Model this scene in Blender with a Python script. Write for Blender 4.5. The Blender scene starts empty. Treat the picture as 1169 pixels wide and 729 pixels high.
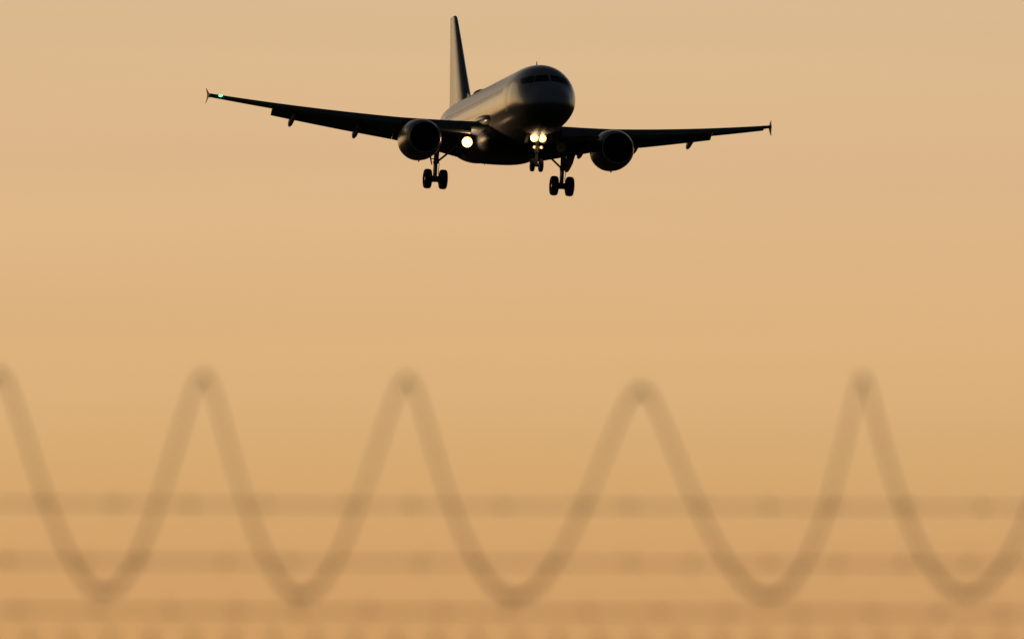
import bpy, bmesh, math, random
import numpy as np
from mathutils import Vector, Matrix

random.seed(7)
R = math.radians
S = bpy.context.scene
COL = S.collection

# ------------------------------------------------------------------ camera
CAM = Vector((0, 0, 1.6))
PITCH = R(3.6)
cd = bpy.data.cameras.new("camera")
cam = bpy.data.objects.new("camera", cd)
COL.objects.link(cam)
cam.location = CAM
cam.rotation_euler = (R(90) + PITCH, 0, 0)
cd.sensor_width = 36
cd.lens = 400
cd.clip_start = 0.5
cd.clip_end = 60000
cd.dof.use_dof = True
cd.dof.focus_distance = 670
cd.dof.aperture_fstop = 8.3
S.camera = cam

# ------------------------------------------------------------------ sky and sun
SUN_AZ = R(-32)      # left of the view axis, behind the aircraft
SUN_EL = R(5.0)
w = bpy.data.worlds.new("World")
S.world = w
w.use_nodes = True
nt = w.node_tree
N, LK = nt.nodes.new, nt.links.new
sky = N("ShaderNodeTexSky")
sky.sky_type = 'NISHITA'
sky.sun_disc = False
sky.sun_elevation = SUN_EL
sky.sun_rotation = SUN_AZ
sky.air_density = 1.0
sky.dust_density = 2.0
sky.ozone_density = 1.0
bg = nt.nodes["Background"]
bg.inputs[1].default_value = 0.05
LK(sky.outputs[0], bg.inputs[0])
# dusty dusk glow low in the western sky: brightest towards the sun's side, fading upward and round to the back
tc = N("ShaderNodeTexCoord")
sep = N("ShaderNodeSeparateXYZ")
LK(tc.outputs["Generated"], sep.inputs[0])
ramp = N("ShaderNodeValToRGB")
ramp.color_ramp.interpolation = 'CARDINAL'
SKY_STOPS = [(0.0, (.50, .235, .080)), (1.0, (.56, .285, .103)), (2.02, (.612, .334, .133)), (2.51, (.645, .366, .152)), (2.96, (.687, .413, .178)), (4.06, (.728, .462, .238)),
             (5.14, (.724, .491, .277)), (7.5, (.70, .50, .31)), (12.0, (.50, .41, .31)), (20.0, (.20, .19, .18)), (32.0, (.03, .032, .036)), (50.0, (0, 0, 0))]
SKY_SUB = (0.080, 0.054, 0.018)
els = ramp.color_ramp.elements
while len(els) < len(SKY_STOPS): els.new(0.5)
for e, (d, c) in zip(els, SKY_STOPS):
    e.position = math.sin(R(d))
    e.color = (*[max(0, a - b) for a, b in zip(c, SKY_SUB)], 1)
LK(sep.outputs[2], ramp.inputs[0])
dot = N("ShaderNodeVectorMath")
dot.operation = 'DOT_PRODUCT'
GA = R(4)
dot.inputs[1].default_value = (math.sin(GA), math.cos(GA), 0)
LK(tc.outputs["Generated"], dot.inputs[0])
mr = N("ShaderNodeMapRange")
mr.inputs[1].default_value = -1
mr.inputs[2].default_value = 1
LK(dot.outputs["Value"], mr.inputs[0])
pw = N("ShaderNodeMath")
pw.operation = 'POWER'
pw.inputs[1].default_value = 12.0
LK(mr.outputs[0], pw.inputs[0])
st = N("ShaderNodeMath")
st.operation = 'MULTIPLY'
st.inputs[1].default_value = 4.0
LK(pw.outputs[0], st.inputs[0])
mp = N("ShaderNodeVectorMath")                 # faint level bands of haze
mp.operation = 'MULTIPLY'
mp.inputs[1].default_value = (5, 5, 110)
LK(tc.outputs["Generated"], mp.inputs[0])
nz = N("ShaderNodeTexNoise")
nz.inputs["Scale"].default_value = 1.0
nz.inputs["Detail"].default_value = 4
LK(mp.outputs[0], nz.inputs["Vector"])
nr = N("ShaderNodeMapRange")
nr.inputs[1].default_value = 0.3
nr.inputs[2].default_value = 0.7
nr.inputs[3].default_value = 3.90
nr.inputs[4].default_value = 4.12
LK(nz.outputs[0], nr.inputs[0])
LK(nr.outputs[0], st.inputs[1])
bg2 = N("ShaderNodeBackground")
LK(ramp.outputs[0], bg2.inputs[0])
LK(st.outputs[0], bg2.inputs[1])
add = N("ShaderNodeAddShader")
LK(bg.outputs[0], add.inputs[0])
LK(bg2.outputs[0], add.inputs[1])
LK(add.outputs[0], nt.nodes["World Output"].inputs[0])

sd = bpy.data.lights.new("sun", 'SUN')
sd.energy = 0.5
sd.angle = R(30)
sd.color = (1.0, 0.72, 0.42)
sun = bpy.data.objects.new("sun", sd)
COL.objects.link(sun)
sdir = Vector((math.sin(SUN_AZ) * math.cos(SUN_EL), math.cos(SUN_AZ) * math.cos(SUN_EL), math.sin(SUN_EL)))
sun.rotation_euler = sdir.to_track_quat('Z', 'Y').to_euler()
sun.location = sdir * 50

S.view_settings.view_transform = 'Standard'
S.view_settings.look = 'None'
S.view_settings.exposure = -2.0
S.view_settings.gamma = 1.0
S.render.engine = 'CYCLES'
S.cycles.use_denoising = True
S.cycles.max_bounces = 6


# ------------------------------------------------------------------ materials
def mat(name, col, rough=0.5, metal=0.0, var=0.0, scale=3.0, coat=0.0, emit=None, estr=0.0, bump=0.0):
    m = bpy.data.materials.new(name)
    m.use_nodes = True
    t = m.node_tree
    b = t.nodes["Principled BSDF"]
    b.inputs["Base Color"].default_value = (*col, 1)
    b.inputs["Roughness"].default_value = rough
    b.inputs["Metallic"].default_value = metal
    b.inputs["Coat Weight"].default_value = coat
    b.inputs["Coat Roughness"].default_value = 0.21
    if emit:
        b.inputs["Emission Color"].default_value = (*emit, 1)
        b.inputs["Emission Strength"].default_value = estr
    if var or bump:
        tc = t.nodes.new("ShaderNodeTexCoord")
        n = t.nodes.new("ShaderNodeTexNoise")
        n.inputs["Scale"].default_value = scale
        n.inputs["Detail"].default_value = 6
        t.links.new(tc.outputs["Object"], n.inputs["Vector"])
        if var:
            r = t.nodes.new("ShaderNodeValToRGB")
            r.color_ramp.elements[0].position = 0.3
            r.color_ramp.elements[1].position = 0.7
            r.color_ramp.elements[0].color = (*[max(0, c * (1 - var)) for c in col], 1)
            r.color_ramp.elements[1].color = (*[min(1, c * (1 + var)) for c in col], 1)
            t.links.new(n.outputs[0], r.inputs[0])
            t.links.new(r.outputs[0], b.inputs["Base Color"])
        if bump:
            bp = t.nodes.new("ShaderNodeBump")
            bp.inputs["Strength"].default_value = bump
            t.links.new(n.outputs[0], bp.inputs["Height"])
            t.links.new(bp.outputs[0], b.inputs["Normal"])
    return m


M = dict(
    white=mat("white_paint", (0.45, 0.46, 0.55), 0.5, var=0.07, scale=1.2, coat=0.85),
    belly=mat("grey_paint", (0.09, 0.088, 0.095), 0.55, var=0.12, scale=1.5),
    wing=mat("wing_grey", (0.20, 0.20, 0.21), 0.45, var=0.10, scale=1.0),
    cowl=mat("cowl_paint", (0.07, 0.07, 0.075), 0.35, var=0.08, scale=2.0, coat=0.5),
    bare=mat("bare_metal", (0.58, 0.56, 0.55), 0.40, metal=1.0, var=0.06, scale=4),
    strut=mat("gear_metal", (0.30, 0.30, 0.31), 0.40, metal=0.4, var=0.15, scale=8),
    tyre=mat("tyre_rubber", (0.025, 0.025, 0.026), 0.8, var=0.2, scale=12),
    rim=mat("rim_metal", (0.35, 0.35, 0.36), 0.4, metal=0.7, var=0.1, scale=9),
    fan=mat("fan_titanium", (0.10, 0.10, 0.105), 0.4, metal=0.6, var=0.1, scale=6),
    duct=mat("duct_lining", (0.05, 0.05, 0.05), 0.6, var=0.1, scale=6),
    core=mat("exhaust_metal", (0.18, 0.15, 0.13), 0.4, metal=0.8, var=0.25, scale=6),
    glass=mat("cockpit_glass", (0.012, 0.013, 0.016), 0.08, var=0.1, scale=3),
    housing=mat("lamp_housing", (0.08, 0.08, 0.08), 0.5, var=0.1, scale=20),
    lamp=mat("lamp_lit", (0.9, 0.85, 0.7), 0.3, emit=(1.0, 0.80, 0.50), estr=150.0),
    reflector=mat("lamp_reflector", (0.85, 0.52, 0.22), 0.5, metal=0.3, var=0.05, scale=20),
    lamp_dim=mat("lamp_lit_low", (0.9, 0.85, 0.7), 0.3, emit=(1.0, 0.70, 0.38), estr=40.0),
    lens=mat("lamp_lens_unlit", (0.25, 0.25, 0.24), 0.1, var=0.05, scale=20),
    green=mat("green_light", (0.05, 0.5, 0.2), 0.2, emit=(0.12, 1.0, 0.42), estr=9.0),
    red=mat("red_lens", (0.30, 0.02, 0.02), 0.2, var=0.1, scale=20),
    steel=mat("weathered_wire", (0.34, 0.115, 0.045), 0.7, metal=0.1, var=0.2, scale=40),
    grass=mat("dry_grass", (0.075, 0.070, 0.035), 0.9, var=0.45, scale=0.15, bump=0.3),
)


def two_tone():
    """white upper hull over a dark grey lower hull; the paint edge runs level and rises behind the wing."""
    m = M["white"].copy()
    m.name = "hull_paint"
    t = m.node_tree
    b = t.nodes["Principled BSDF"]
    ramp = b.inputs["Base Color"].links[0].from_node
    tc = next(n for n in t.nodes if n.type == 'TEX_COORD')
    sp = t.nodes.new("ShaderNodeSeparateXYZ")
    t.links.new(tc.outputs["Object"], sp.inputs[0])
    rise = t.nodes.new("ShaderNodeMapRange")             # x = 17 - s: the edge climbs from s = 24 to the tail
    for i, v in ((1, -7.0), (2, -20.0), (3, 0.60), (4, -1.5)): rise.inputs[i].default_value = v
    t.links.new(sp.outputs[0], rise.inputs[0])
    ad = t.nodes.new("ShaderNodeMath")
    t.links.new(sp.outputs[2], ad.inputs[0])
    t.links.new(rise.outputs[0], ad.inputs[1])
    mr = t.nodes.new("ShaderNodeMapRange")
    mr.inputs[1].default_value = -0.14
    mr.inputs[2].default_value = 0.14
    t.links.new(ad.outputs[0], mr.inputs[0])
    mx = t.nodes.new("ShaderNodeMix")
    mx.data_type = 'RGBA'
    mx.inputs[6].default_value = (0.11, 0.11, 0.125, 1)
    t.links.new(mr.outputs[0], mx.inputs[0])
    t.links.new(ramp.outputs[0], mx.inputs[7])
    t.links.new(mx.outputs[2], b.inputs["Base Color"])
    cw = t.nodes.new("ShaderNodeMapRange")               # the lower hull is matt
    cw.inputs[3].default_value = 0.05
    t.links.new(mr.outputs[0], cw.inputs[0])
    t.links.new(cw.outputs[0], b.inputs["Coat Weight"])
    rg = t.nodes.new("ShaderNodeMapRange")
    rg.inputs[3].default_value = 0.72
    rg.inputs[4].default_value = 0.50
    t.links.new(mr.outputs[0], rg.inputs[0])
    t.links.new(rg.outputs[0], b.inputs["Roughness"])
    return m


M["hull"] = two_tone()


# ------------------------------------------------------------------ helpers
def tag(o, label=None, cat=None, group=None, kind=None):
    if label: o["label"] = label
    if cat: o["category"] = cat
    if group: o["group"] = group
    if kind: o["kind"] = kind
    return o


def link(name, me, m, parent=None, smooth=True, auto=35):
    me.materials.append(m)
    if smooth:
        me.polygons.foreach_set("use_smooth", [True] * len(me.polygons))
        if auto:
            me.set_sharp_from_angle(angle=R(auto))
    o = bpy.data.objects.new(name, me)
    COL.objects.link(o)
    if parent: o.parent = parent
    return o


def obj(name, bm, m, parent=None, smooth=True, auto=35, normals=True):
    if normals:
        bmesh.ops.recalc_face_normals(bm, faces=bm.faces)
    me = bpy.data.meshes.new(name)
    bm.to_mesh(me)
    bm.free()
    return link(name, me, m, parent, smooth, auto)


def empty(name, loc=(0, 0, 0), parent=None):
    o = bpy.data.objects.new(name, None)
    COL.objects.link(o)
    o.location = loc
    o.empty_display_size = 0.3
    if parent: o.parent = parent
    return o


def again(o, name, loc=None, parent=None):
    c = o.copy()
    c.name = name
    COL.objects.link(c)
    c.parent = parent
    if loc is not None: c.location = loc
    return c


def loft(bm, rings, caps=True):
    vs = [[bm.verts.new(p) for p in r] for r in rings]
    n = len(rings[0])
    for a, b in zip(vs, vs[1:]):
        for i in range(n):
            j = (i + 1) % n
            bm.faces.new((a[i], a[j], b[j], b[i]))
    if caps:
        bm.faces.new(vs[0])
        bm.faces.new(vs[-1][::-1])
    return vs


def tube(bm, pts, rad, n=10, caps=True):
    pts = [Vector(p) for p in pts]
    if not hasattr(rad, "__len__"): rad = [rad] * len(pts)
    rings = []
    up = None
    for i, p in enumerate(pts):
        t = (pts[min(i + 1, len(pts) - 1)] - pts[max(i - 1, 0)]).normalized()
        if up is None:
            up = Vector((0, 0, 1)) if abs(t.z) < 0.9 else Vector((0, 1, 0))
        u = (up - t * up.dot(t)).normalized()
        up = u
        v = t.cross(u)
        rings.append([p + (u * math.cos(k * 2 * math.pi / n) + v * math.sin(k * 2 * math.pi / n)) * rad[i] for k in range(n)])
    loft(bm, rings, caps)


def box(bm, c, sx, sy, sz, rot=None):
    m = Matrix.Translation(Vector(c)) @ (rot.to_4x4() if rot else Matrix.Identity(4)) @ Matrix.Diagonal((sx, sy, sz, 1))
    r = bmesh.ops.create_cube(bm, size=1.0, matrix=m)
    es = {e for v in r["verts"] for e in v.link_edges}
    bmesh.ops.bevel(bm, geom=list(es), offset=min(sx, sy, sz) * 0.2, segments=2, affect='EDGES', profile=0.5)


def lathe(bm, prof, axis='x', n=40, c=(0, 0, 0), caps=False):
    """prof: (along axis, radius)."""
    rings = []
    for a, r in prof:
        ring = []
        for k in range(n):
            t = 2 * math.pi * k / n
            if axis == 'x':
                ring.append((c[0] + a, c[1] + r * math.cos(t), c[2] + r * math.sin(t)))
            else:
                ring.append((c[0] + r * math.cos(t), c[1] + a, c[2] + r * math.sin(t)))
        rings.append(ring)
    loft(bm, rings, caps)


def pchip(xs, ys):
    xs = np.array(xs, float); ys = np.array(ys, float)
    h = np.diff(xs); d = np.diff(ys) / h
    m = np.zeros_like(xs)
    for i in range(1, len(xs) - 1):
        if d[i - 1] * d[i] > 0:
            w1 = 2 * h[i] + h[i - 1]; w2 = h[i] + 2 * h[i - 1]
            m[i] = (w1 + w2) / (w1 / d[i - 1] + w2 / d[i])
    m[0], m[-1] = d[0], d[-1]

    def f(x):
        i = int(np.clip(np.searchsorted(xs, x) - 1, 0, len(h) - 1))
        t = (x - xs[i]) / h[i]
        return ((2 * t**3 - 3 * t**2 + 1) * ys[i] + (t**3 - 2 * t**2 + t) * h[i] * m[i]
                + (-2 * t**3 + 3 * t**2) * ys[i + 1] + (t**3 - t**2) * h[i] * m[i + 1])
    return f


# ------------------------------------------------------------------ ground
bm = bmesh.new()
NG = 48
rr = [0.0, 30, 120, 500, 1500, 3000, 6000]
prev = None
c0 = bm.verts.new((0, 0, 0))
for r in rr[1:]:
    ring = [bm.verts.new((r * math.cos(2 * math.pi * k / NG), r * math.sin(2 * math.pi * k / NG), 0)) for k in range(NG)]
    for k in range(NG):
        j = (k + 1) % NG
        if prev is None: bm.faces.new((c0, ring[k], ring[j]))
        else: bm.faces.new((prev[k], ring[k], ring[j], prev[j]))
    prev = ring
tag(obj("ground", bm, M["grass"], smooth=False), kind="structure")

# ------------------------------------------------------------------ airliner
# local axes: +X forward, +Y port, +Z up; s is the distance behind the nose, x = REF - s
REF = 17.0


def P(s, y, z):
    return Vector((REF - s, y, z))


YAW, APITCH, ROLL = 0.1786, -0.0705, -0.0530
TX, TZ, DIST = -0.5165, 11.874, 670.64
jet = empty("airliner")
tag(jet, "twin-engine passenger jet on landing approach with gear down and landing lights lit", "airplane")
Rl = Matrix.Rotation(YAW, 3, 'Z') @ Matrix.Rotation(APITCH, 3, 'Y') @ Matrix.Rotation(ROLL, 3, 'X')
toview = Matrix(((0, 1, 0), (-1, 0, 0), (0, 0, 1)))
topitch = Matrix.Rotation(PITCH, 3, 'X')
jet.matrix_world = Matrix.Translation(CAM + topitch @ Vector((TX, DIST, TZ))) @ (topitch @ toview @ Rl).to_4x4()

# fuselage -----------------------------------------------------------
FS = [  # s, top, bottom, half width
    (0.0, -0.58, -0.66, 0.04), (0.06, -0.36, -0.86, 0.27), (0.15, -0.22, -0.99, 0.42), (0.4, 0.03, -1.2, 0.70),
    (0.8, 0.30, -1.42, 1.00), (1.3, 0.56, -1.60, 1.25), (1.8, 0.82, -1.73, 1.45), (2.4, 1.24, -1.84, 1.61),
    (3.0, 1.58, -1.92, 1.73), (3.6, 1.79, -1.98, 1.82), (4.4, 1.95, -2.03, 1.91), (5.4, 2.04, -2.06, 1.96),
    (6.5, 2.07, -2.07, 1.975), (24.0, 2.07, -2.07, 1.975), (26, 2.07, -1.95, 1.96), (28, 2.07, -1.55, 1.85),
    (30, 2.05, -1.0, 1.6), (32, 2.0, -0.35, 1.25), (34, 1.85, 0.35, 0.85), (36, 1.55, 0.9, 0.42), (37.3, 1.32, 1.05, 0.16)]
fs = [a[0] for a in FS]
ftop, fbot, fhw = (pchip(fs, [a[i] for a in FS]) for i in (1, 2, 3))


def fpt(s, phi, off=0.0):
    """point on the hull; phi from the crown, positive to port."""
    t, b, h = ftop(s), fbot(s), fhw(s)
    zc = 0.5 * (t + b)
    if s < 5: zc -= 0.10 * (t - b) / 4 * (1 - s / 5)
    c, sn = math.cos(phi), math.sin(phi)
    z = zc + (t - zc) * c if c > 0 else zc + (zc - b) * c
    p = P(s, h * sn, z)
    if off:
        e = 0.02
        a = fpt(s + e, phi) - fpt(max(s - e, 0), phi)
        d = fpt(s, phi + e) - fpt(s, phi - e)
        n = a.cross(d).normalized()
        if n.dot(p - P(s, 0, zc)) < 0: n = -n
        p = p + n * off
    return p


ss = list(np.unique(np.concatenate([[0, .02, .06, .1, .15, .22, .3, .4, .5, .65], np.arange(.8, 7, .2), np.arange(7, 24, 1.0), np.arange(24, 37.31, .5), [37.3]])))
NF = 72
bm = bmesh.new()
loft(bm, [[fpt(s, 2 * math.pi * k / NF) for k in range(NF)] for s in ss])
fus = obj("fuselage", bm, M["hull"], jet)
def patch(name, s0, s1, p0, p1, m, parent, off=0.008, slant=0.0, nu=8, nv=8, label=None, close=True):
    """a pane lying on the hull; slant shifts the lower edge forward; p in degrees from the crown."""
    bm = bmesh.new()
    g = []
    for i in range(nu + 1):
        row = []
        for j in range(nv + 1):
            a, b = i / nu, j / nv
            # rounded corners
            ca, cb = 2 * a - 1, 2 * b - 1
            k = 1 - 0.06 * (abs(ca) ** 6) * (abs(cb) ** 6)
            a2, b2 = 0.5 + 0.5 * ca * k, 0.5 + 0.5 * cb * k
            s = s0 + (s1 - s0) * a2 - slant * b2
            row.append(bm.verts.new(fpt(max(s, 0.01), R(p0 + (p1 - p0) * b2), off)))
        g.append(row)
    for i in range(nu):
        for j in range(nv):
            bm.faces.new((g[i][j], g[i + 1][j], g[i + 1][j + 1], g[i][j + 1]))
    r = bmesh.ops.extrude_face_region(bm, geom=list(bm.faces))
    for v in r["geom"]:
        if isinstance(v, bmesh.types.BMVert):
            q = v.co - Vector((v.co.x, 0, 0.3))
            q.x = 0
            v.co -= q.normalized() * 0.02
    return obj(name, bm, m, parent)


def pane(name, corners, sd_):
    """corners (s, z): front-bottom, front-top, rear-bottom, rear-top; each point is carried onto the hull."""
    (a0, b0), (a1, b1), (a2, b2), (a3, b3) = corners
    n = 8
    bm = bmesh.new()
    g = []
    for i in range(n + 1):
        row = []
        for j in range(n + 1):
            u, v = i / n, j / n
            cu, cv = 2 * u - 1, 2 * v - 1
            k = 1 - 0.07 * abs(cu) ** 6 * abs(cv) ** 6
            u, v = .5 + .5 * cu * k, .5 + .5 * cv * k
            s = (a0 * (1 - v) + a1 * v) * (1 - u) + (a2 * (1 - v) + a3 * v) * u
            z = (b0 * (1 - v) + b1 * v) * (1 - u) + (b2 * (1 - v) + b3 * v) * u
            t, b = ftop(s), fbot(s)
            zc = 0.5 * (t + b) - 0.10 * (t - b) / 4 * (1 - s / 5)
            c = max(-1, min(0.9992, (z - zc) / (t - zc)))
            row.append(bm.verts.new(fpt(s, sd_ * max(math.acos(c), R(2.5)), 0.008)))
        g.append(row)
    for i in range(n):
        for j in range(n):
            bm.faces.new((g[i][j], g[i + 1][j], g[i + 1][j + 1], g[i][j + 1]))
    r = bmesh.ops.extrude_face_region(bm, geom=list(bm.faces))
    for v in r["geom"]:
        if isinstance(v, bmesh.types.BMVert):
            q = Vector((0, v.co.y, v.co.z - 0.2))
            v.co -= q.normalized() * 0.02 + Vector((0.015, 0, 0))
    return obj(name, bm, M["glass"], fus)


for sd_ in (-1, 1):
    pane("windscreen", ((1.66, 0.78), (2.24, 1.20), (1.995, 0.68), (2.475, 1.13)), sd_)
    pane("cockpit_window", ((2.022, 0.67), (2.505, 1.12), (2.80, 0.62), (2.90, 1.08)), sd_)
    pane("cockpit_window", ((2.845, 0.64), (2.945, 1.06), (3.25, 0.80), (3.42, 1.00)), sd_)
# doors: front passenger doors as thin proud panels
for sd_ in (-1, 1):
    patch("cabin_door", 5.05, 5.88, sd_ * 60, sd_ * 112, M["white"], fus, off=0.006, nu=6, nv=12)
    patch("cabin_door", 30.0, 30.75, sd_ * 54, sd_ * 106, M["white"], fus, off=0.006, nu=6, nv=12)
# cabin windows: one row each side
w0 = None
for sd_ in (-1, 1):
    bm = bmesh.new()
    g = [[bm.verts.new((0.115 * math.cos(t) * q, 0.0, 0.165 * math.sin(t) * q)) for t in np.linspace(0, 2 * math.pi, 13)[:-1]] for q in (0.6, 1.0)]
    cen = bm.faces.new(g[0])
    for i in range(12):
        bm.faces.new((g[0][i], g[1][i], g[1][(i + 1) % 12], g[0][(i + 1) % 12]))
    r = bmesh.ops.extrude_face_region(bm, geom=list(bm.faces))
    for v in r["geom"]:
        if isinstance(v, bmesh.types.BMVert): v.co.y -= sd_ * 0.02
    first = None
    for k in range(37):
        s = 6.9 + k * 0.533
        if 26.9 < s: continue
        p = fpt(s, sd_ * R(74))
        if first is None:
            first = obj("cabin_window", bm, M["glass"], fus)
            o = first
        else:
            o = again(first, "cabin_window", parent=fus)
        o.location = p + Vector((0, sd_ * 0.003, 0.001))
        o.rotation_euler = (sd_ * R(14), 0, 0)

# wing-body fairing
bm = bmesh.new()
rings = []
fa = [(10.6, 1.55, -1.7, -1.95), (11.3, 1.98, -1.15, -2.28), (12.2, 2.14, -0.85, -2.52), (13.5, 2.22, -0.72, -2.66), (15.5, 2.25, -0.70, -2.70), (17.5, 2.25, -0.74, -2.70),
      (19.0, 2.2, -0.90, -2.62), (20.3, 2.08, -1.2, -2.40), (21.5, 1.80, -1.55, -2.15), (22.3, 1.3, -1.8, -2.0)]
fsx = [a[0] for a in fa]
fw_, ft_, fb_ = (pchip(fsx, [a[i] for a in fa]) for i in (1, 2, 3))
for s in np.arange(10.6, 22.31, 0.3):
    hw, tp, bt = fw_(s), ft_(s), fb_(s)
    zc = (tp + bt) / 2
    ring = []
    for k in range(48):
        t = 2 * math.pi * k / 48
        c, sn = math.cos(t), math.sin(t)
        e = 0.72
        ring.append(P(s, hw * math.copysign(abs(sn) ** e, sn), zc + (tp - bt) / 2 * math.copysign(abs(c) ** e, c)))
    rings.append(ring)
loft(bm, rings)
obj("belly_fairing", bm, M["belly"], fus)

# pale fillets where the wing's leading edge meets the hull
for sd_ in (-1, 1):
    bm = bmesh.new()
    bmesh.ops.create_uvsphere(bm, u_segments=28, v_segments=18, radius=1.0,
                              matrix=Matrix.Translation(P(12.9, sd_ * 1.86, -0.66)) @ Matrix.Diagonal((2.1, 0.46, 0.33, 1)))
    obj("wing_root_fillet", bm, M["white"], fus)

# antennas
def blade(name, s, z0, h, ch, th, sweep, parent=fus, m=None, down=False):
    bm = bmesh.new()
    d = -1 if down else 1
    rings = []
    for k in range(2):
        z = z0 + d * h * k
        c = ch * (1 - 0.45 * k)
        x0 = s + sweep * k
        rings.append([P(x0 + c * u, th * (1 - 0.4 * k) * v, z) for u, v in ((0, 0), (.2, .5), (.5, .5), (1, 0), (.5, -.5), (.2, -.5))])
    loft(bm, rings)
    return obj(name, bm, m or M["belly"], parent)


blade("antenna", 6.3, 2.05, 0.30, 0.35, 0.06, 0.15)
blade("antenna", 14.5, 2.05, 0.26, 0.35, 0.05, 0.15)
blade("antenna", 22.6, -2.0, 0.30, 0.35, 0.05, 0.12, down=True)
blade("antenna", 9.0, -2.05, 0.25, 0.3, 0.05, 0.12, down=True)
bm = bmesh.new()
rings = []
for k in range(21):
    u = k / 20
    r = math.sin(math.pi * (0.02 + 0.96 * u)) ** 0.55
    rings.append([P(22.9 + 2.4 * u, 0.62 * r * math.cos(t), 1.98 + 0.36 * r * math.sin(t)) for t in np.linspace(0, 2 * math.pi, 25)[:-1]])
loft(bm, rings)
obj("antenna_dome", bm, M["belly"], fus)


# aerofoil surfaces ----------------------------------------------------
def foil(n=14, t=0.12, x1=1.0, cam_=0.02):
    """ring of (x, z) fractions of the chord from the upper trailing edge round the nose, cut at x1."""
    xs = [x1 * 0.5 * (1 + math.cos(math.pi * k / n)) for k in range(n + 1)]

    def th(x):
        return 5 * t * (0.2969 * math.sqrt(x) - 0.126 * x - 0.3516 * x * x + 0.2843 * x**3 - 0.1030 * x**4)

    def cm(x):
        return 4 * cam_ * x * (1 - x)
    up = [(x, cm(x) + th(x)) for x in xs]
    lo = [(x, cm(x) - th(x) - 0.0006) for x in xs[::-1][1:]]
    if x1 >= 1: lo[-1] = (1.0, -0.004)
    return up + lo


# wing planform (half span y): leading edge s, chord, height, thickness, twist
WY = [1.5, 1.98, 6.4, 17.0]
wle = lambda y: 12.05 + (y - 1.98) * 0.588
def wch(y):
    if y < 6.4: return 6.45 + (3.85 - 6.45) * (y - 1.98) / 4.42
    return 3.85 + (1.55 - 3.85) * (y - 6.4) / 10.6
wz = lambda y: -1.22 + (y - 1.98) * math.tan(R(5.1)) + 0.66 * ((y - 1.98) / 15.0) ** 2
wt = lambda y: 0.145 - 0.035 * (y - 1.98) / 15
wtw = lambda y: R(3.2 - 3.6 * (y - 1.98) / 15)


def wpt(y, sd_, fx, fz, rot=0.0, px=0.0, pz=0.0):
    """chord fractions to aircraft space, extra rotation (nose up +) about a chord point."""
    c = wch(y)
    if rot:
        dx, dz = fx - px, fz - pz
        fx = px + dx * math.cos(rot) - dz * math.sin(-rot) * 1
        fz = pz + dz * math.cos(rot) + dx * math.sin(-rot) * 1
    tw = wtw(y)
    x, z = fx * c, fz * c
    x2 = 0.3 * c + (x - 0.3 * c) * math.cos(tw) + z * math.sin(tw)
    z2 = z * math.cos(tw) - (x - 0.3 * c) * math.sin(tw)
    return P(wle(y) + x2, sd_ * y, wz(y) + z2)


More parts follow.
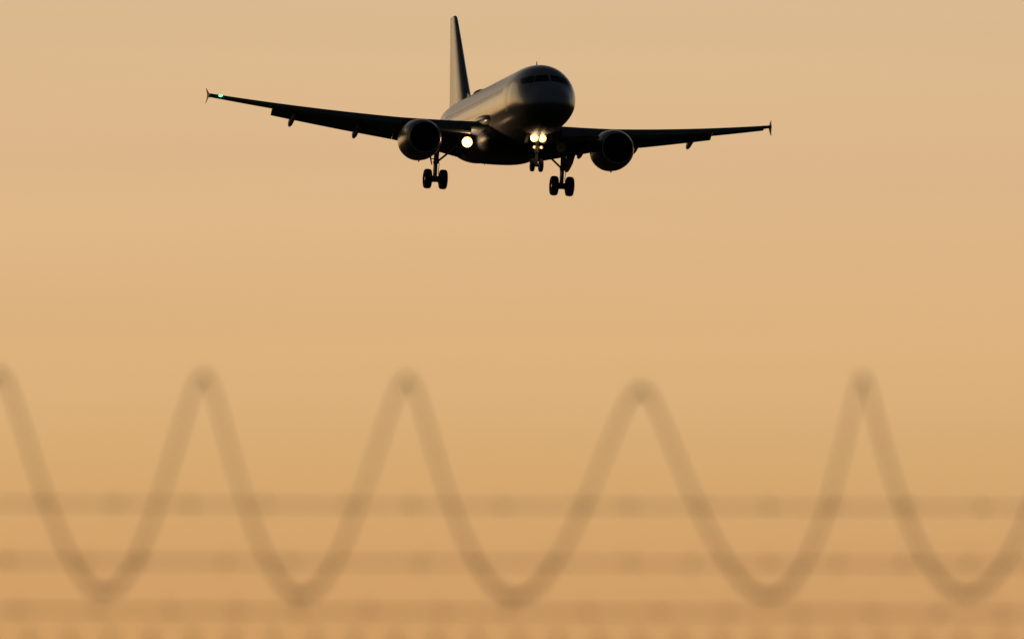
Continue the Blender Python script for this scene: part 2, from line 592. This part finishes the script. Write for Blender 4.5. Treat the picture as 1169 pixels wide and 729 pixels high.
FLAP_END = 13.25
TIP = 16.92
def make_wing(sd_):
    bm = bmesh.new()
    ys = [1.2, 2.0, 3.0, 4.2, 5.3, 6.4, 7.8, 9.2, 10.6, 12.0, FLAP_END]
    loft(bm, [[wpt(y, sd_, a, b) for a, b in foil(14, wt(y), 0.74)] for y in ys])
    loft(bm, [[wpt(y, sd_, a, b) for a, b in foil(14, wt(y), 0.745)] for y in (FLAP_END + 0.004, 14.2, 15.2, 16.2, 16.70)])
    loft(bm, [[wpt(y, sd_, 0.5 + (a - 0.5) * q, b * q) for a, b in foil(14, wt(y), 1.0)] for y, q in ((16.704, 1), (16.85, 1), (TIP, 0.96))])
    wing = obj("wing", bm, M["wing"], jet)
    # slats
    for y0, y1 in ((2.7, 5.05), (6.45, 8.85), (8.88, 11.25), (11.28, 13.65), (13.68, 16.2)):
        bm = bmesh.new()
        rings = []
        for k in range(5):
            y = y0 + (y1 - y0) * k / 4
            f = foil(14, wt(y), 1.0)
            up = [(a, b) for a, b in f[:15] if a < 0.16]
            lo = [(a, b) for a, b in f[15:] if a < 0.05]
            inner = [(0.05, 0.0), (0.10, 0.03)]
            rings.append([wpt(y, sd_, a - 0.065, b - 0.030, R(-22), 0.0, 0.0) for a, b in up + lo + inner])
        loft(bm, rings)
        obj("slat", bm, M["wing"], wing)
    # flaps
    for y0, y1 in ((2.15, 6.372), (6.388, FLAP_END)):
        bm = bmesh.new()
        rings = []
        for k in range(6):
            y = y0 + (y1 - y0) * k / 5
            fc = 0.27 if y > 6.37 else 0.25
            a0 = R(-36)
            rr_ = []
            for a, b in foil(10, 0.14, 1.0, 0.03):
                x, z = a * fc, b * fc
                xr = x * math.cos(a0) + z * math.sin(-a0)
                zr = z * math.cos(a0) + x * math.sin(a0)
                rr_.append(wpt(y, sd_, 0.775 + xr, -0.006 + zr))
            rings.append(rr_)
        loft(bm, rings)
        obj("flap", bm, M["wing"], wing)
    # aileron: the port one is held down, the starboard one a little up
    bm = bmesh.new()
    rings = []
    a0 = R(-14 if sd_ > 0 else 4)
    for y in (FLAP_END + 0.03, 14.4, 15.6, 16.67):
        rr_ = []
        t_ = wt(y)
        for a, b in ((0, .036), (.12, .027), (.255, .002), (.255, -.003), (.12, -.014), (0, -.022), (-.012, .007)):
            x, z = a, b * t_ / 0.115
            rr_.append(wpt(y, sd_, 0.752 + x * math.cos(a0) - z * math.sin(a0) * 0.3, z * math.cos(a0) + x * math.sin(a0)))
        rings.append(rr_)
    loft(bm, rings)
    obj("aileron", bm, M["wing"], wing)
    # flap track fairings: slim pods drooping under the trailing edge
    for y, L, r in ((4.9, 2.8, 0.20), (8.4, 2.7, 0.19), (12.0, 2.6, 0.17)):
        bm = bmesh.new()
        rings = []
        c = wch(y)
        for k in range(17):
            u = k / 16
            rad = r * 1.15 * (1 - abs(2 * u - 1) ** 3.2) ** 0.6 + 0.012
            x = 0.50 * c + L * u
            drop = -0.07 * c - 0.05 - (0.0 if u < 0.42 else (u - 0.42) * L * math.tan(R(14.5)))
            cp = wpt(y, sd_, x / c, drop / c)
            rings.append([cp + Vector((0, rad * 0.75 * math.cos(t), rad * 1.35 * math.sin(t))) for t in np.linspace(0, 2 * math.pi, 15)[:-1]])
        loft(bm, rings)
        obj("flap_track_fairing", bm, M["wing"], wing)
    # wingtip fence: a thin arrow-shaped plate, above and below the tip
    bm = bmesh.new()
    y = TIP
    base = wpt(y, sd_, 0, 0)
    for up_, h, sw, cant in ((1, 0.42, 0.75, 0.20), (-1, 0.48, 0.65, 0.24)):
        rings = []
        for k in range(5):
            u = k / 4
            c = 1.0 * (1 - u) + 0.18 * u
            off = base + Vector((-sw * u - 0.12, sd_ * (0.02 + 0.5 * cant * u ** 1.3), up_ * h * u + 0.02))
            th = 0.05 * (1 - 0.5 * u)
            rings.append([off + Vector((-c * a, th * b, 0)) for a, b in ((0, 0), (.15, .35), (.4, .5), (.75, .3), (1, 0), (.75, -.3), (.4, -.5), (.15, -.35))])
        loft(bm, rings)
    obj("wingtip_fence", bm, M["belly"], wing)
    # navigation light let into the outer leading edge
    bm = bmesh.new()
    cp = wpt(16.35, sd_, 0.0, 0.015)
    bmesh.ops.create_uvsphere(bm, u_segments=14, v_segments=10, radius=1.0,
                              matrix=Matrix.Translation(cp + Vector((-0.02, 0, 0))) @ Matrix.Diagonal((0.12, 0.13, 0.07, 1)))
    obj("navigation_light", bm, M["green"] if sd_ < 0 else M["red"], wing)
    return wing


def make_engine(sd_):
    yE, zE, sE = 5.72, -2.02, 10.5
    C = P(sE, sd_ * yE, zE)
    bm = bmesh.new()
    outer = [(-0.10, 0.945), (-0.25, 1.00), (-0.5, 1.07), (-0.9, 1.14), (-1.4, 1.195), (-2.0, 1.215), (-2.6, 1.18), (-3.1, 1.09), (-3.3, 1.03), (-3.3, 0.99), (-2.9, 0.98), (-2.9, 0.5)]
    lathe(bm, outer, 'x', 48, C)
    for v in bm.verts:                                   # flattened belly of the nacelle
        d = v.co - C
        if d.z < -0.6: v.co.z = C.z + d.z * 0.985
    eng = obj("engine", bm, M["cowl"], jet)
    bm = bmesh.new()
    lip = [(-0.10, 0.945), (-0.04, 0.925), (0.0, 0.895), (-0.03, 0.87), (-0.10, 0.852), (-0.22, 0.842)]
    lathe(bm, lip, 'x', 48, C)
    obj("inlet_lip", bm, M["bare"], eng, auto=None)
    bm = bmesh.new()
    lathe(bm, [(-0.22, 0.842), (-0.6, 0.855), (-1.05, 0.87), (-1.4, 0.87)], 'x', 48, C)
    obj("inlet_duct", bm, M["duct"], eng)
    bm = bmesh.new()
    for k in range(36):
        a = 2 * math.pi * k / 36
        pr = []
        for q in range(5):
            r = 0.28 + 0.585 * q / 4
            tw = R(25 + 35 * q / 4)
            ca = a + 0.05 * math.sin(q)
            cc = 0.16
            er = Vector((0, math.cos(ca), math.sin(ca)))
            et = Vector((0, -math.sin(ca), math.cos(ca)))
            dd = (et * math.sin(tw) + Vector((1, 0, 0)) * math.cos(tw)) * cc * 0.5
            nn = (et * math.cos(tw) - Vector((1, 0, 0)) * math.sin(tw)) * 0.006
            o_ = C + Vector((-1.12, 0, 0)) + er * r
            pr.append([o_ - dd, o_ + nn, o_ + dd, o_ - nn])
        loft(bm, pr)
    lathe(bm, [(-1.32, 0.868), (-1.32, 0.05)], 'x', 36, C)
    obj("fan", bm, M["fan"], eng)
    bm = bmesh.new()
    lathe(bm, [(-0.72, 0.005), (-0.78, 0.08), (-0.9, 0.17), (-1.05, 0.255), (-1.2, 0.285)], 'x', 28, C)
    obj("spinner", bm, M["fan"], eng)
    bm = bmesh.new()
    lathe(bm, [(-2.85, 0.68), (-3.3, 0.66), (-4.0, 0.54), (-4.5, 0.44), (-4.5, 0.40), (-4.2, 0.30), (-4.7, 0.2), (-5.1, 0.02)], 'x', 32, C)
    obj("core_cowl", bm, M["core"], eng)
    # pylon
    bm = bmesh.new()
    rings = []
    yw = yE
    for s_off, zt, zb, hw in ((0.75, zE + 1.06, zE + 0.85, 0.03), (1.2, zE + 1.18, zE + 0.95, 0.15), (2.2, -0.90, zE + 0.9, 0.21), (3.2, -0.86, zE + 0.7, 0.22),
                              (4.2, -0.95, zE + 0.45, 0.19), (5.4, -1.05, zE + 0.75, 0.12), (6.3, -1.15, zE + 0.86, 0.03)):
        s = sE + s_off
        rings.append([P(s, sd_ * yw + b * hw, z) for b, z in ((-1, zb), (-1, zt - .06), (-.5, zt), (.5, zt), (1, zt - .06), (1, zb))])
    loft(bm, rings)
    obj("pylon", bm, M["cowl"], eng)
    # drain mast and nacelle strake
    bm = bmesh.new()
    box(bm, C + Vector((-1.9, 0, -1.21)), 0.22, 0.07, 0.16)
    obj("drain_mast", bm, M["cowl"], eng)
    bm = bmesh.new()
    q = R(55)
    d = Vector((0, -sd_ * math.sin(q), math.cos(q)))
    rings = [[C + Vector((-0.9 - k * 0.35, 0, 0)) + d * (1.16 + h * g) + Vector((0, math.cos(q) * e, sd_ * math.sin(q) * e)) for g, e in ((-.05, .012), (1, .006), (1, -.006), (-.05, -.012))]
             for k, h in ((0, 0.02), (1, 0.18), (2, 0.26), (3, 0.24))]
    loft(bm, rings)
    obj("strake", bm, M["cowl"], eng)
    return eng


def wheel(parent, c, rad, wid, tyre0=None):
    """tyre and rim, axle along y."""
    bm = bmesh.new()
    h = wid / 2
    prof = [(-h * 0.70, rad * 0.50), (-h * 0.92, rad * 0.60), (-h, rad * 0.74), (-h * 0.93, rad * 0.87), (-h * 0.74, rad * 0.955), (-h * 0.42, rad * 0.99),
            (-h * 0.36, rad * 0.978), (-h * 0.30, rad * 0.995), (0, rad), (h * 0.30, rad * 0.995), (h * 0.36, rad * 0.978), (h * 0.42, rad * 0.99),
            (h * 0.74, rad * 0.955), (h * 0.93, rad * 0.87), (h, rad * 0.74), (h * 0.92, rad * 0.60), (h * 0.70, rad * 0.50)]
    lathe(bm, prof, 'y', 40)
    t = obj("tyre", bm, M["tyre"], parent)
    t.location = c
    bm = bmesh.new()
    lathe(bm, [(-h * .70, rad * .51), (-h * .62, rad * .47), (-h * .45, rad * .40), (-h * .50, rad * .2), (-h * .72, rad * .16), (-h * .74, .005), (h * .74, .005), (h * .72, rad * .16),
               (h * .50, rad * .2), (h * .45, rad * .40), (h * .62, rad * .47), (h * .70, rad * .51)], 'y', 32)
    o = obj("wheel_rim", bm, M["rim"], parent)
    o.location = c
    return t


def make_main_gear(sd_):
    y, s, za = sd_ * 3.795, 17.71, -3.776
    bm = bmesh.new()
    tube(bm, [P(s - .25, y, -1.25), P(s - .12, y, -2.3), P(s - 0.08, y, -2.75)], [0.17, 0.16, 0.15], 16)
    tube(bm, [P(s - 0.08, y, -2.72), P(s - 0.08, y, -2.86)], 0.185, 16)
    tube(bm, [P(s - 0.08, y, -2.80), P(s, y, za - 0.02)], 0.095, 14)
    tube(bm, [P(s, y, za + 0.17), P(s, y, za - 0.17)], 0.14, 14)
    tube(bm, [P(s, y - 0.62, za), P(s, y + 0.62, za)], 0.085, 14)
    for k in (-1, 1):
        tube(bm, [P(s, y + k * 0.14, za), P(s, y + k * 0.34, za)], 0.20, 16)      # brake packs
    # brake lines
    tube(bm, [P(s - .22, y + .1, -2.5), P(s - .24, y + .16, -2.95), P(s - .2, y + .13, -3.4), P(s - .05, y + .2, za + .1)], 0.02, 6)
    g = obj("main_landing_gear", bm, M["strut"], jet)
    bm = bmesh.new()                                                        # torque links behind the piston
    for k in (-1, 1):
        tube(bm, [P(s + .06, y + k * .10, -2.80), P(s + .36, y + k * .04, -3.22)], 0.035, 8)
        tube(bm, [P(s + .36, y + k * .04, -3.22), P(s + .10, y + k * .10, za + .12)], 0.035, 8)
    tube(bm, [P(s + .36, y - .09, -3.22), P(s + .36, y + .09, -3.22)], 0.045, 8)
    obj("torque_link", bm, M["strut"], g)
    bm = bmesh.new()                                                        # folding side stay to the fuselage
    a, b_, c = P(s - .12, y - sd_ * .1, -2.72), P(s - .12, y - sd_ * .72, -2.18), P(s - .12, y - sd_ * 1.45, -1.55)
    tube(bm, [a, b_], 0.062, 10)
    tube(bm, [b_, c], 0.075, 10)
    tube(bm, [b_ - Vector((.09, 0, 0)), b_ + Vector((.09, 0, 0))], 0.085, 10)
    tube(bm, [b_ + Vector((0, 0, .05)), P(s - .2, y - sd_ * .2, -1.7)], 0.03, 8)
    obj("side_stay", bm, M["strut"], g)
    bm = bmesh.new()                                                        # leg door carried outboard of the leg
    rings = []
    for k, (z, f0, f1, yo) in enumerate(((-1.32, -0.62, 0.52, .52), (-1.9, -0.62, 0.5, .44), (-2.45, -0.55, 0.42, .33), (-2.80, -0.36, 0.26, .25), (-2.95, -0.18, 0.12, .22))):
        rings.append([P(s + f, y + sd_ * (yo + e - f * 0.27), z) for f, e in ((f0, 0), (f1, 0), (f1, .035), (f0, .035))])
    loft(bm, rings)
    tube(bm, [P(s - .1, y + sd_ * .1, -1.9), P(s - .1, y + sd_ * .46, -1.9)], 0.03, 8)
    tube(bm, [P(s - .1, y + sd_ * .1, -2.6), P(s - .1, y + sd_ * .31, -2.6)], 0.03, 8)
    obj("gear_door", bm, M["belly"], g, auto=25)
    for k in (-1, 1):
        wheel(g, P(s, y + k * 0.465, za), 0.585, 0.44)
    return g


def lamp(name, p, r, parent, bulb=None, depth=0.075, spill=0):
    """a round lamp facing forward: an open reflector dish with its bulb at the focus, in a closed housing."""
    bm = bmesh.new()
    prof = [(0.0, r), (0.010, r * 1.03), (0.0, r * 1.06), (-depth * .4, r * 1.04), (-depth * .9, r * 0.72), (-depth * 1.12, r * 0.05)]
    lathe(bm, prof, 'x', 28, p)
    h = obj(name, bm, M["housing"], parent)
    bm = bmesh.new()
    lathe(bm, [(-depth * (1 - (q / 8) ** 2), max(r * q / 8, 0.004)) for q in range(9)], 'x', 28, p)
    obj("reflector", bm, M["reflector"], h)
    bm = bmesh.new()
    bmesh.ops.create_uvsphere(bm, u_segments=14, v_segments=10, radius=r * 0.24, matrix=Matrix.Translation(p + Vector((-depth * .35, 0, 0))))
    obj("bulb", bm, bulb or M["lens"], h)
    if spill:                                    # the stray light a lit lamp throws on the skin around it
        ld = bpy.data.lights.new(name, 'POINT')
        ld.energy = spill
        ld.color = (1.0, 0.70, 0.38)
        ld.shadow_soft_size = r * 0.6
        lo = bpy.data.objects.new(name + "_light", ld)
        COL.objects.link(lo)
        lo.parent = h
        lo.location = p + Vector((0.20, 0, 0))
    return h


def make_nose_gear():
    s, za = 5.2, -3.80
    bm = bmesh.new()
    tube(bm, [P(s + .10, 0, -1.85), P(s + .06, 0, -2.6), P(s + .04, 0, -3.0)], [0.11, 0.105, 0.10], 14)
    tube(bm, [P(s + .04, 0, -2.92), P(s + .04, 0, -3.04)], 0.135, 14)
    tube(bm, [P(s + .04, 0, -3.0), P(s, 0, za)], 0.065, 12)
    tube(bm, [P(s, -0.36, za), P(s, 0.36, za)], 0.055, 12)
    tube(bm, [P(s, 0, za + .10), P(s, 0, za - .09)], 0.085, 12)
    tube(bm, [P(s + .05, 0, -2.75), P(s - 0.9, 0, -1.9)], 0.05, 10)            # drag stay
    tube(bm, [P(s, -0.36, -2.22), P(s, 0.36, -2.22)], 0.03, 8)                 # lamp bar
    tube(bm, [P(s, -0.27, -2.72), P(s, 0.27, -2.72)], 0.025, 8)
    g = obj("nose_landing_gear", bm, M["strut"], jet)
    bm = bmesh.new()
    for k in (-1, 1):
        tube(bm, [P(s + .12, k * .07, -3.02), P(s + .32, k * .03, -3.36), P(s + .08, k * .07, za + .08)], 0.028, 8)
    obj("torque_link", bm, M["strut"], g)
    for k in (-1, 1):
        wheel(g, P(s, k * 0.25, za), 0.385, 0.23)
    for k in (-1, 1):                                                           # leg doors left open beside the strut
        bm = bmesh.new()
        rings = []
        for z, yo, a, b_ in ((-1.95, .42, -.1, 1.25), (-2.2, .50, -.06, 1.2), (-2.45, .53, 0.05, 1.1)):
            rings.append([P(s + a, k * yo, z), P(s + b_, k * yo, z), P(s + b_, k * (yo + .03), z), P(s + a, k * (yo + .03), z)])
        loft(bm, rings)
        obj("gear_door", bm, M["belly"], g, auto=25)
    for k in (-1, 1):
        lamp("takeoff_lamp", P(s - .20, k * 0.235, -2.24), 0.23, g, M["lamp"], spill=35)
        lamp("turnoff_lamp", P(s - .16, k * 0.205, -2.76), 0.10, g, M["lamp_dim"], depth=.04)
    return g


wings = [make_wing(-1), make_wing(1)]
engines = [make_engine(-1), make_engine(1)]
gears = [make_main_gear(-1), make_main_gear(1)]
nose_gear = make_nose_gear()

# retractable landing lamps under the wing roots: starboard lit, port dark
for sd_ in (-1, 1):
    wpar = wings[0] if sd_ < 0 else wings[1]
    p = P(12.9, sd_ * 2.80, -1.95)
    l = lamp("landing_lamp", p, 0.30, wpar, M["lamp"] if sd_ < 0 else None, spill=110 if sd_ < 0 else 0)
    bm = bmesh.new()
    tube(bm, [p + Vector((-0.10, 0, 0)), p + Vector((-.45, 0, .42))], 0.035, 8)
    obj("lamp_arm", bm, M["strut"], l)

# fin ---------------------------------------------------------------
bm = bmesh.new()
rings = []
for z, le, te, t in ((1.6, 28.9, 35.6, .135), (2.3, 29.5, 35.75, .135), (4.0, 31.2, 36.1, .135), (6.0, 33.1, 36.5, .135), (7.45, 34.55, 36.85, .135), (7.74, 34.88, 36.9, .12), (7.82, 35.15, 36.85, .05)):
    c = te - le
    rings.append([P(le + a * c, b * c, z) for a, b in foil(18, t, 1.0, 0.0)])
loft(bm, rings)
fin = obj("tail_fin", bm, M["white"], jet)
bm = bmesh.new()                                                            # dorsal fillet
rings = []
for s, h, hw in ((26.9, 2.03, .03), (27.8, 2.17, .06), (28.8, 2.40, .09), (29.6, 2.62, .10), (30.3, 2.74, .10)):
    rings.append([P(s, hw * a, 1.9 + (h - 1.9) * b) for a, b in ((-1.6, 0), (-1, .5), (-.45, .9), (0, 1), (.45, .9), (1, .5), (1.6, 0))])
loft(bm, rings)
obj("dorsal_fillet", bm, M["white"], fin)
for sd_ in (-1, 1):
    bm = bmesh.new()
    rings = []
    for y, le, ch, z in ((0.3, 31.6, 4.0, .85), (1.2, 32.1, 3.65, .95), (3.0, 33.2, 2.9, 1.14), (5.0, 34.4, 2.1, 1.35), (6.1, 35.05, 1.6, 1.47), (6.22, 35.3, 1.3, 1.48)):
        rings.append([P(le + a * ch, sd_ * y, z + b * ch) for a, b in foil(12, 0.10, 1.0, -0.01)])
    loft(bm, rings)
    obj("horizontal_stabilizer", bm, M["wing"], jet)

# ------------------------------------------------------------------ fence
FD = 20.8                       # distance of the fence
FY = R(5.0)                     # it runs slightly away to the right
FO = Vector((0, FD, 0))
FT = Vector((math.cos(FY), math.sin(FY), 0))
FN = Vector((-math.sin(FY), math.cos(FY), 0))
PX = 36 / 400 / 1169 * FD       # metres a pixel of the photograph covers at the fence


def fz(v):                      # height of an image row at the fence
    return CAM.z + FD * math.tan(PITCH) + (364.5 - v) * PX * 1.004


def fp(a, z, n=0.0):
    return FO + FT * a + FN * n + Vector((0, 0, z))


# helical coil of razor tape: half-turn stations along the fence (m) with the height of each crest and trough
ext = [(-114, 680), (-2, 428), (120, 676), (233, 430), (345, 679), (466, 432), (590, 680), (735, 443), (882, 678), (990, 428), (1110, 675), (1237, 435)]
stn = [((u - 584.5) * PX, fz(v)) for u, v in ext]
lo_, hi_ = [], []
a0, a1 = stn[0][0], stn[-1][0]
for k in range(1, 11):
    lo_.insert(0, (a0 - 0.19 * k + random.uniform(-.015, .015), (fz(434) if k % 2 else fz(671)) + random.uniform(-.006, .006)))
    hi_.append((a1 + 0.19 * k + random.uniform(-.015, .015), (fz(671) if k % 2 else fz(434)) + random.uniform(-.006, .006)))
stn = lo_ + stn + hi_
i0 = 10                                    # index of the trough first listed
ph = [math.pi * (k - i0 + 1) for k in range(len(stn))]      # trough = odd multiple of pi
fa_ = pchip(ph, [q[0] for q in stn])
zmid = (fz(434) + fz(671)) / 2
rad0 = (fz(434) - fz(671)) / 2
top_ = [(p, q[1]) for p, q in zip(ph, stn) if round(p / math.pi) % 2 == 0]
bot_ = [(p, q[1]) for p, q in zip(ph, stn) if round(p / math.pi) % 2 != 0]
ftp = lambda p: np.interp(p, [a for a, _ in top_], [b for _, b in top_])
fbt = lambda p: np.interp(p, [a for a, _ in bot_], [b for _, b in bot_])


def coil_pt(p):
    t, b = ftp(p), fbt(p)
    return fp(fa_(p) - 0.0025 * math.sin(2 * p) - 0.008 * math.sin(p), (t + b) / 2 + (t - b) / 2 * math.cos(p), rad0 * math.sin(p) + 0.02)


bm = bmesh.new()
pts = [coil_pt(p) for p in np.arange(ph[0], ph[-1], 0.06)]
tube(bm, pts, 0.0030, 6)
# stamped tape round the core with blade clusters
acc = 0.0
for i in range(1, len(pts) - 1):
    t = (pts[i + 1] - pts[i - 1]).normalized()
    ctr = fp(0, zmid, 0.02)
    ctr = Vector((pts[i].x, pts[i].y, pts[i].z)) - ctr
    radial = (FN * ctr.dot(FN) + Vector((0, 0, 1)) * ctr.z).normalized()
    side = t.cross(radial).normalized()
    radial = side.cross(t)
    L = (pts[i + 1] - pts[i]).length
    q0, q1 = pts[i] - t * L * .52, pts[i] + t * L * .52
    hw, th = 0.0032, 0.0006
    vs = [bm.verts.new(q + radial * a * hw + side * (0.0016 + b * th)) for q in (q0, q1) for a, b in ((-1, 0), (1, 0), (1, 1), (-1, 1))]
    for f in ((0, 1, 2, 3), (7, 6, 5, 4), (0, 4, 5, 1), (1, 5, 6, 2), (2, 6, 7, 3), (3, 7, 4, 0)):
        bm.faces.new([vs[k] for k in f])
    acc += L
    if acc > 0.036:
        acc = 0
        for sg in (-1, 1):
            o_ = pts[i] + side * 0.0014
            for dr in (-1, 1):
                tri = [o_ + radial * sg * .003 - t * .004, o_ + radial * sg * .003 + t * .004, o_ + radial * sg * .012 + t * dr * .013]
                a = [bm.verts.new(v) for v in tri] + [bm.verts.new(v + side * .0006) for v in tri]
                for f in ((0, 1, 2), (5, 4, 3), (0, 3, 4, 1), (1, 4, 5, 2), (2, 5, 3, 0)):
                    bm.faces.new([a[k] for k in f])
coil = obj("razor_wire_coil", bm, M["steel"], smooth=False, normals=False)
tag(coil, "out-of-focus wavy coil of razor wire looping above the fence", "razor wire")

# three barbed strands: two wires twisted together, with four-pointed barbs
AMIN, AMAX = -3.0, 3.0
def barb_mesh():
    bm = bmesh.new()
    for k in range(2):                       # two short wires wound round the strand, their ends sticking out
        o_ = (k - 0.5) * 0.009
        pp = []
        for q in range(19):
            a = q / 18 * 2 * math.pi * 1.5
            pp.append((o_ + (q / 18 - .5) * 0.006, 0.0042 * math.cos(a + k * 1.6), 0.0042 * math.sin(a + k * 1.6)))
        e0, e1 = Vector(pp[0]), Vector(pp[-1])
        d = Vector((0, math.cos(k * 1.6 + 0.8), math.sin(k * 1.6 + 0.8)))
        pp = [e0 + d * 0.019 + Vector((-.003, 0, 0))] + pp + [e1 - d * 0.019 + Vector((.003, 0, 0))]
        tube(bm, pp, [0.0004] + [0.0010] * 19 + [0.0004], 6)
    bmesh.ops.recalc_face_normals(bm, faces=bm.faces)
    me = bpy.data.meshes.new("barb")
    bm.to_mesh(me)
    bm.free()
    me.materials.append(M["steel"])
    return me


BARB = barb_mesh()
lab = ["topmost of three straight blurred strands of barbed wire", "middle of three straight blurred strands of barbed wire", "lowest of three straight blurred strands of barbed wire"]
for q, (v, barbs) in enumerate(((576.5, (130, 215, 48, 300, 395, 470, 575, 720, 668, 800, 880, 955, 1040, 1125)),
                                (641.5, (8, 98, 160, 255, 330, 480, 545, 630, 720, 790, 880, 960, 1035, 1110)),
                                (697.5, (20, 110, 195, 270, 340, 420, 505, 580, 670, 755, 830, 915, 1000, 1075, 1150)))):
    s_ = empty("barbed_wire_strand", fp(0, fz(v)))
    s_.rotation_euler = (0, 0, FY)
    tag(s_, lab[q], "barbed wire", "barbed wire strands of the fence")
    sag = lambda a: 0.004 * (a / 3) ** 2
    bm = bmesh.new()
    for k in range(2):
        pp = []
        for i in range(361):
            a = AMIN + (AMAX - AMIN) * i / 360
            t = a / 0.085 * 2 * math.pi / 1.0 + k * math.pi
            pp.append((a, 0.0011 * math.cos(t), 0.0011 * math.sin(t) + sag(a)))
        tube(bm, pp, 0.0015, 6)
    obj("twisted_wire", bm, M["steel"], s_)
    px = [(u - 584.5) * PX for u in barbs]
    x = px[-1] if max(px) == px[-1] else max(px)
    while x < 2.6:
        x += 0.13 + random.uniform(-.015, .015); px.append(x)
    x = min(px[:len(barbs)])
    while x > -2.6:
        x -= 0.13 + random.uniform(-.015, .015); px.append(x)
    for a in px:
        b = bpy.data.objects.new("barb", BARB)
        COL.objects.link(b)
        b.parent = s_
        b.location = (a, 0, sag(a))
        b.rotation_euler = (random.uniform(0, 6.28), 0, random.uniform(-.08, .08))

# chain link fence below them, twisted points along its top
fence = empty("chain_link_fence", fp(0, 0))
fence.rotation_euler = (0, 0, FY)
tag(fence, "blurred top points of a chain link fence along the bottom edge", "fence")
bm = bmesh.new()
cell = 23.25 * PX               # spacing of the zigzag wires; two make a diamond
ztop = fz(726)
x0 = (33 - 584.5) * PX          # one of the twisted points
n0 = int((x0 - AMIN) / (2 * cell))
for c in range(-2 * n0, int((AMAX - x0) / cell)):
    a = x0 + (c + 0.5) * cell
    even = c % 2 == 0
    pp = []
    z = ztop - 0.034
    k = 0
    while z > 0.05:
        left = (k % 2 == 0) == even
        pp.append((a + (-1 if left else 1) * cell * 0.515, (-1 if left else 1) * 0.0016 * (1 if even else -1), z))
        z -= cell
        k += 1
    tube(bm, pp, 0.0016, 5)
    if even:                    # the two neighbouring ends twisted into a point
        x = a - cell * 0.5
        for sg in (-1, 1):
            tw = [(x + sg * 0.0028 * math.cos(j * 1.3), sg * 0.0028 * math.sin(j * 1.3), ztop - 0.036 + 0.003 * j) for j in range(10)]
            tube(bm, tw + [(x + sg * 0.008, sg * 0.004, ztop + 0.012)], 0.0016, 5)
obj("mesh_panel", bm, M["steel"], fence, smooth=False)
for a in (-1.75, 1.75):
    bm = bmesh.new()
    tube(bm, [(a, 0.028, -0.1), (a, 0.028, ztop + 0.30)], 0.024, 18)
    bmesh.ops.create_uvsphere(bm, u_segments=18, v_segments=10, radius=0.027, matrix=Matrix.Translation((a, 0.028, ztop + 0.30)) @ Matrix.Diagonal((1, 1, 0.7, 1)))
    obj("post", bm, M["steel"], fence)
bm = bmesh.new()
tube(bm, [(AMIN, 0.006, ztop - 0.16), (AMAX, 0.006, ztop - 0.16)], 0.002, 6)
obj("tension_wire", bm, M["steel"], fence)
